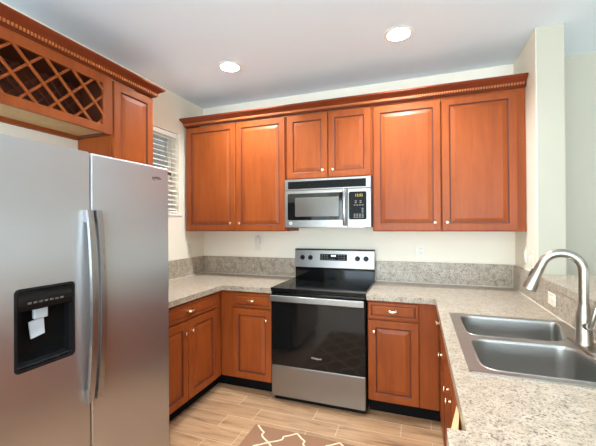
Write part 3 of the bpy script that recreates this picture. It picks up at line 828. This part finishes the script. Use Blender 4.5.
# ------------------------------------------------------------------ recessed ceiling lights
def can(c, label):
    t = thing('recessed_light', label, 'ceiling light', (c[0], c[1], H), 0, 'recessed ceiling lights')
    bm = B(); lathe(bm, [(.072, .0005), (.074, -.005), (.090, -.0055), (.098, -.003), (.098, -.0005)], 'z', (0, 0, 0), 36, False, False); soft(obj('trim_ring', bm, 'white_trim', t), 50)
    bm = B(); lathe(bm, [(.0765, -.002), (.0765, .02), (.074, .05), (.068, .085), (.001, .090)], 'z', (0, 0, 0), 36, False, True); soft(obj('baffle', bm, 'baffle', t), 60)
    bm = B(); lathe(bm, [(.020, .088), (.030, .070), (.047, .052), (.047, .046), (.030, .041), (.002, .039)], 'z', (0, 0, 0), 24); soft(obj('bulb', bm, 'lamp', t), 60)
can(CANS[0], 'smaller-looking recessed ceiling light, the left one nearer the window')
can(CANS[1], 'right-hand recessed ceiling light, in front of the wide wall cabinet')

can(CANS[2], 'added unseen fill light above the fridge doors, built as a recessed ceiling light')
can(CANS[3], 'added unseen fill light in the room behind the kitchen, built as a recessed ceiling light')

# ------------------------------------------------------------------ outlets and switches (local: plate faces -y)
def device(name, label, cat, loc, rz, kind, wd=.072, ht=.116):
    group = 'light switches on the right wall' if name == 'light_switch' else 'wall outlets'
    t = thing(name, label, cat, loc, rz, group)
    bm = B(); box(bm, -wd/2, wd/2, -.006, -.0006, -ht/2, ht/2, .002, 2); obj('plate', bm, 'plate', t)
    if kind == 'duplex':
        for s_ in (-1, 1):
            horiz = wd > ht
            cx, cz = (s_*.020, 0) if horiz else (0, s_*.020)
            bm = B(); lathe(bm, [(.0165, .005), (.0165, .0075), (.0155, .008)], 'y-', (cx, 0, cz), 20); rc = obj('receptacle', bm, 'plate', t)
            bm = B()
            for q in (-.006, .006):
                if horiz: box(bm, cx-.004, cx+.004, -.0085, -.0078, cz+q-.001, cz+q+.001)
                else: box(bm, cx+q-.001, cx+q+.001, -.0085, -.0078, cz-.003, cz+.005)
            obj('slot', bm, 'plate_dark', rc)
    elif kind == 'toggle':
        bm = B(); box(bm, -.005, .005, -.018, -.005, -.004, .012, .0015, 1); obj('toggle', bm, 'white_plastic', t)
    elif kind == 'rocker':
        bm = B(); box(bm, -.017, .017, -.009, -.005, -.033, .033, .002, 1); obj('rocker', bm, 'white_plastic', t)
    return t
device('wall_outlet', 'cream outlet on the back wall left of the range, with a white plug-in', 'outlet', (.672, 0, 1.225), 0, 'duplex')
p = thing('plug_in_freshener', 'small white plug-in device in the back wall outlet left of the range', 'air freshener', (.685, -.0092, 1.262))
bm = B(); box(bm, -.026, .026, -.036, 0, -.028, .050, .010, 3); soft(obj('casing', bm, 'cream_plastic', p), 40)
bm = B(); lathe(bm, [(.016, 0), (.014, .012), (.009, .016)], 'z', (0, -.020, .0495), 16); soft(obj('diffuser_cap', bm, 'cream_plastic', p), 40)
device('wall_outlet', 'cream outlet on the back wall right of the range under the wide cabinet', 'outlet', (2.283, 0, 1.198), 0, 'duplex')
device('wall_outlet', 'pale outlet on the left wall between the window and the corner', 'outlet', (0, -.255, 1.190), PI/2, 'duplex')
device('light_switch', 'switch plate on the right wall nearest the back corner', 'switch', (W, -.275, 1.205), -PI/2, 'rocker')
device('light_switch', 'switch plate on the right wall near the partition edge above the backsplash', 'switch', (W, -.435, 1.198), -PI/2, 'toggle')
device('wall_outlet', 'sideways cream outlet set in the granite backsplash behind the sink', 'outlet', (W-.021, -.872, 1.000), -PI/2, 'duplex', .112, .070)

# ------------------------------------------------------------------ rug with a trellis pattern
RGX0, RGX1, RGY0, RGY1 = 1.155, 2.06, -2.55, -1.015
r = thing('rug', 'tan kitchen rug with cream trellis pattern on the tile floor before the range', 'rug', ((RGX0+RGX1)/2, (RGY0+RGY1)/2, .0005))
bm = B(); box(bm, -(RGX1-RGX0)/2, (RGX1-RGX0)/2, -(RGY1-RGY0)/2, (RGY1-RGY0)/2, 0, .008, .003, 2); obj('pile', bm, 'rug', r)
bm = B()
def ribbon(bm, pts, wd, z0, z1):
    pts = [Vector((x, y, 0)) for x, y in pts]; ls = []
    for i, p in enumerate(pts):
        d = (pts[min(i+1, len(pts)-1)]-pts[max(i-1, 0)]).normalized(); n_ = Vector((-d.y, d.x, 0))*wd/2
        ls.append([(p.x-n_.x, p.y-n_.y, z0), (p.x+n_.x, p.y+n_.y, z0), (p.x+n_.x, p.y+n_.y, z1), (p.x-n_.x, p.y-n_.y, z1)])
    loops(bm, ls)
PX, PY = .296, .300
# one strand from a peak down-right to the next crossing, with the pointed notch halfway
STR = [(0, 0), (.16, .14), (.31, .28), (.45, .37), (.51, .41), (.50, .49), (.49, .57), (.52, .65), (.66, .78), (.84, .90), (1, 1)]
cx0, cy0 = (RGX0+RGX1)/2, (RGY0+RGY1)/2
x_start = 1.177
for i in range(-1, 4):
    for j in range(0, 6):
        for sg in (1, -1):
            xs = x_start+i*PX; ys = RGY1-.006-j*PY
            pts = [(xs+sg*PX/2*a, ys-PY/2*b_) for a, b_ in STR]
            pts2 = [(xs+sg*PX/2*(1-a), ys-PY/2-PY/2*b_) for a, b_ in STR]
            for pp in (pts, pts2):
                pp = [(x-cx0, y-cy0) for x, y in pp if RGX0+.006 < x < RGX1-.006 and RGY0+.006 < y < RGY1-.003]
                if len(pp) > 2: ribbon(bm, pp, .0115, .0075, .0092)
obj('trellis_pattern', bm, 'rug_line', r)
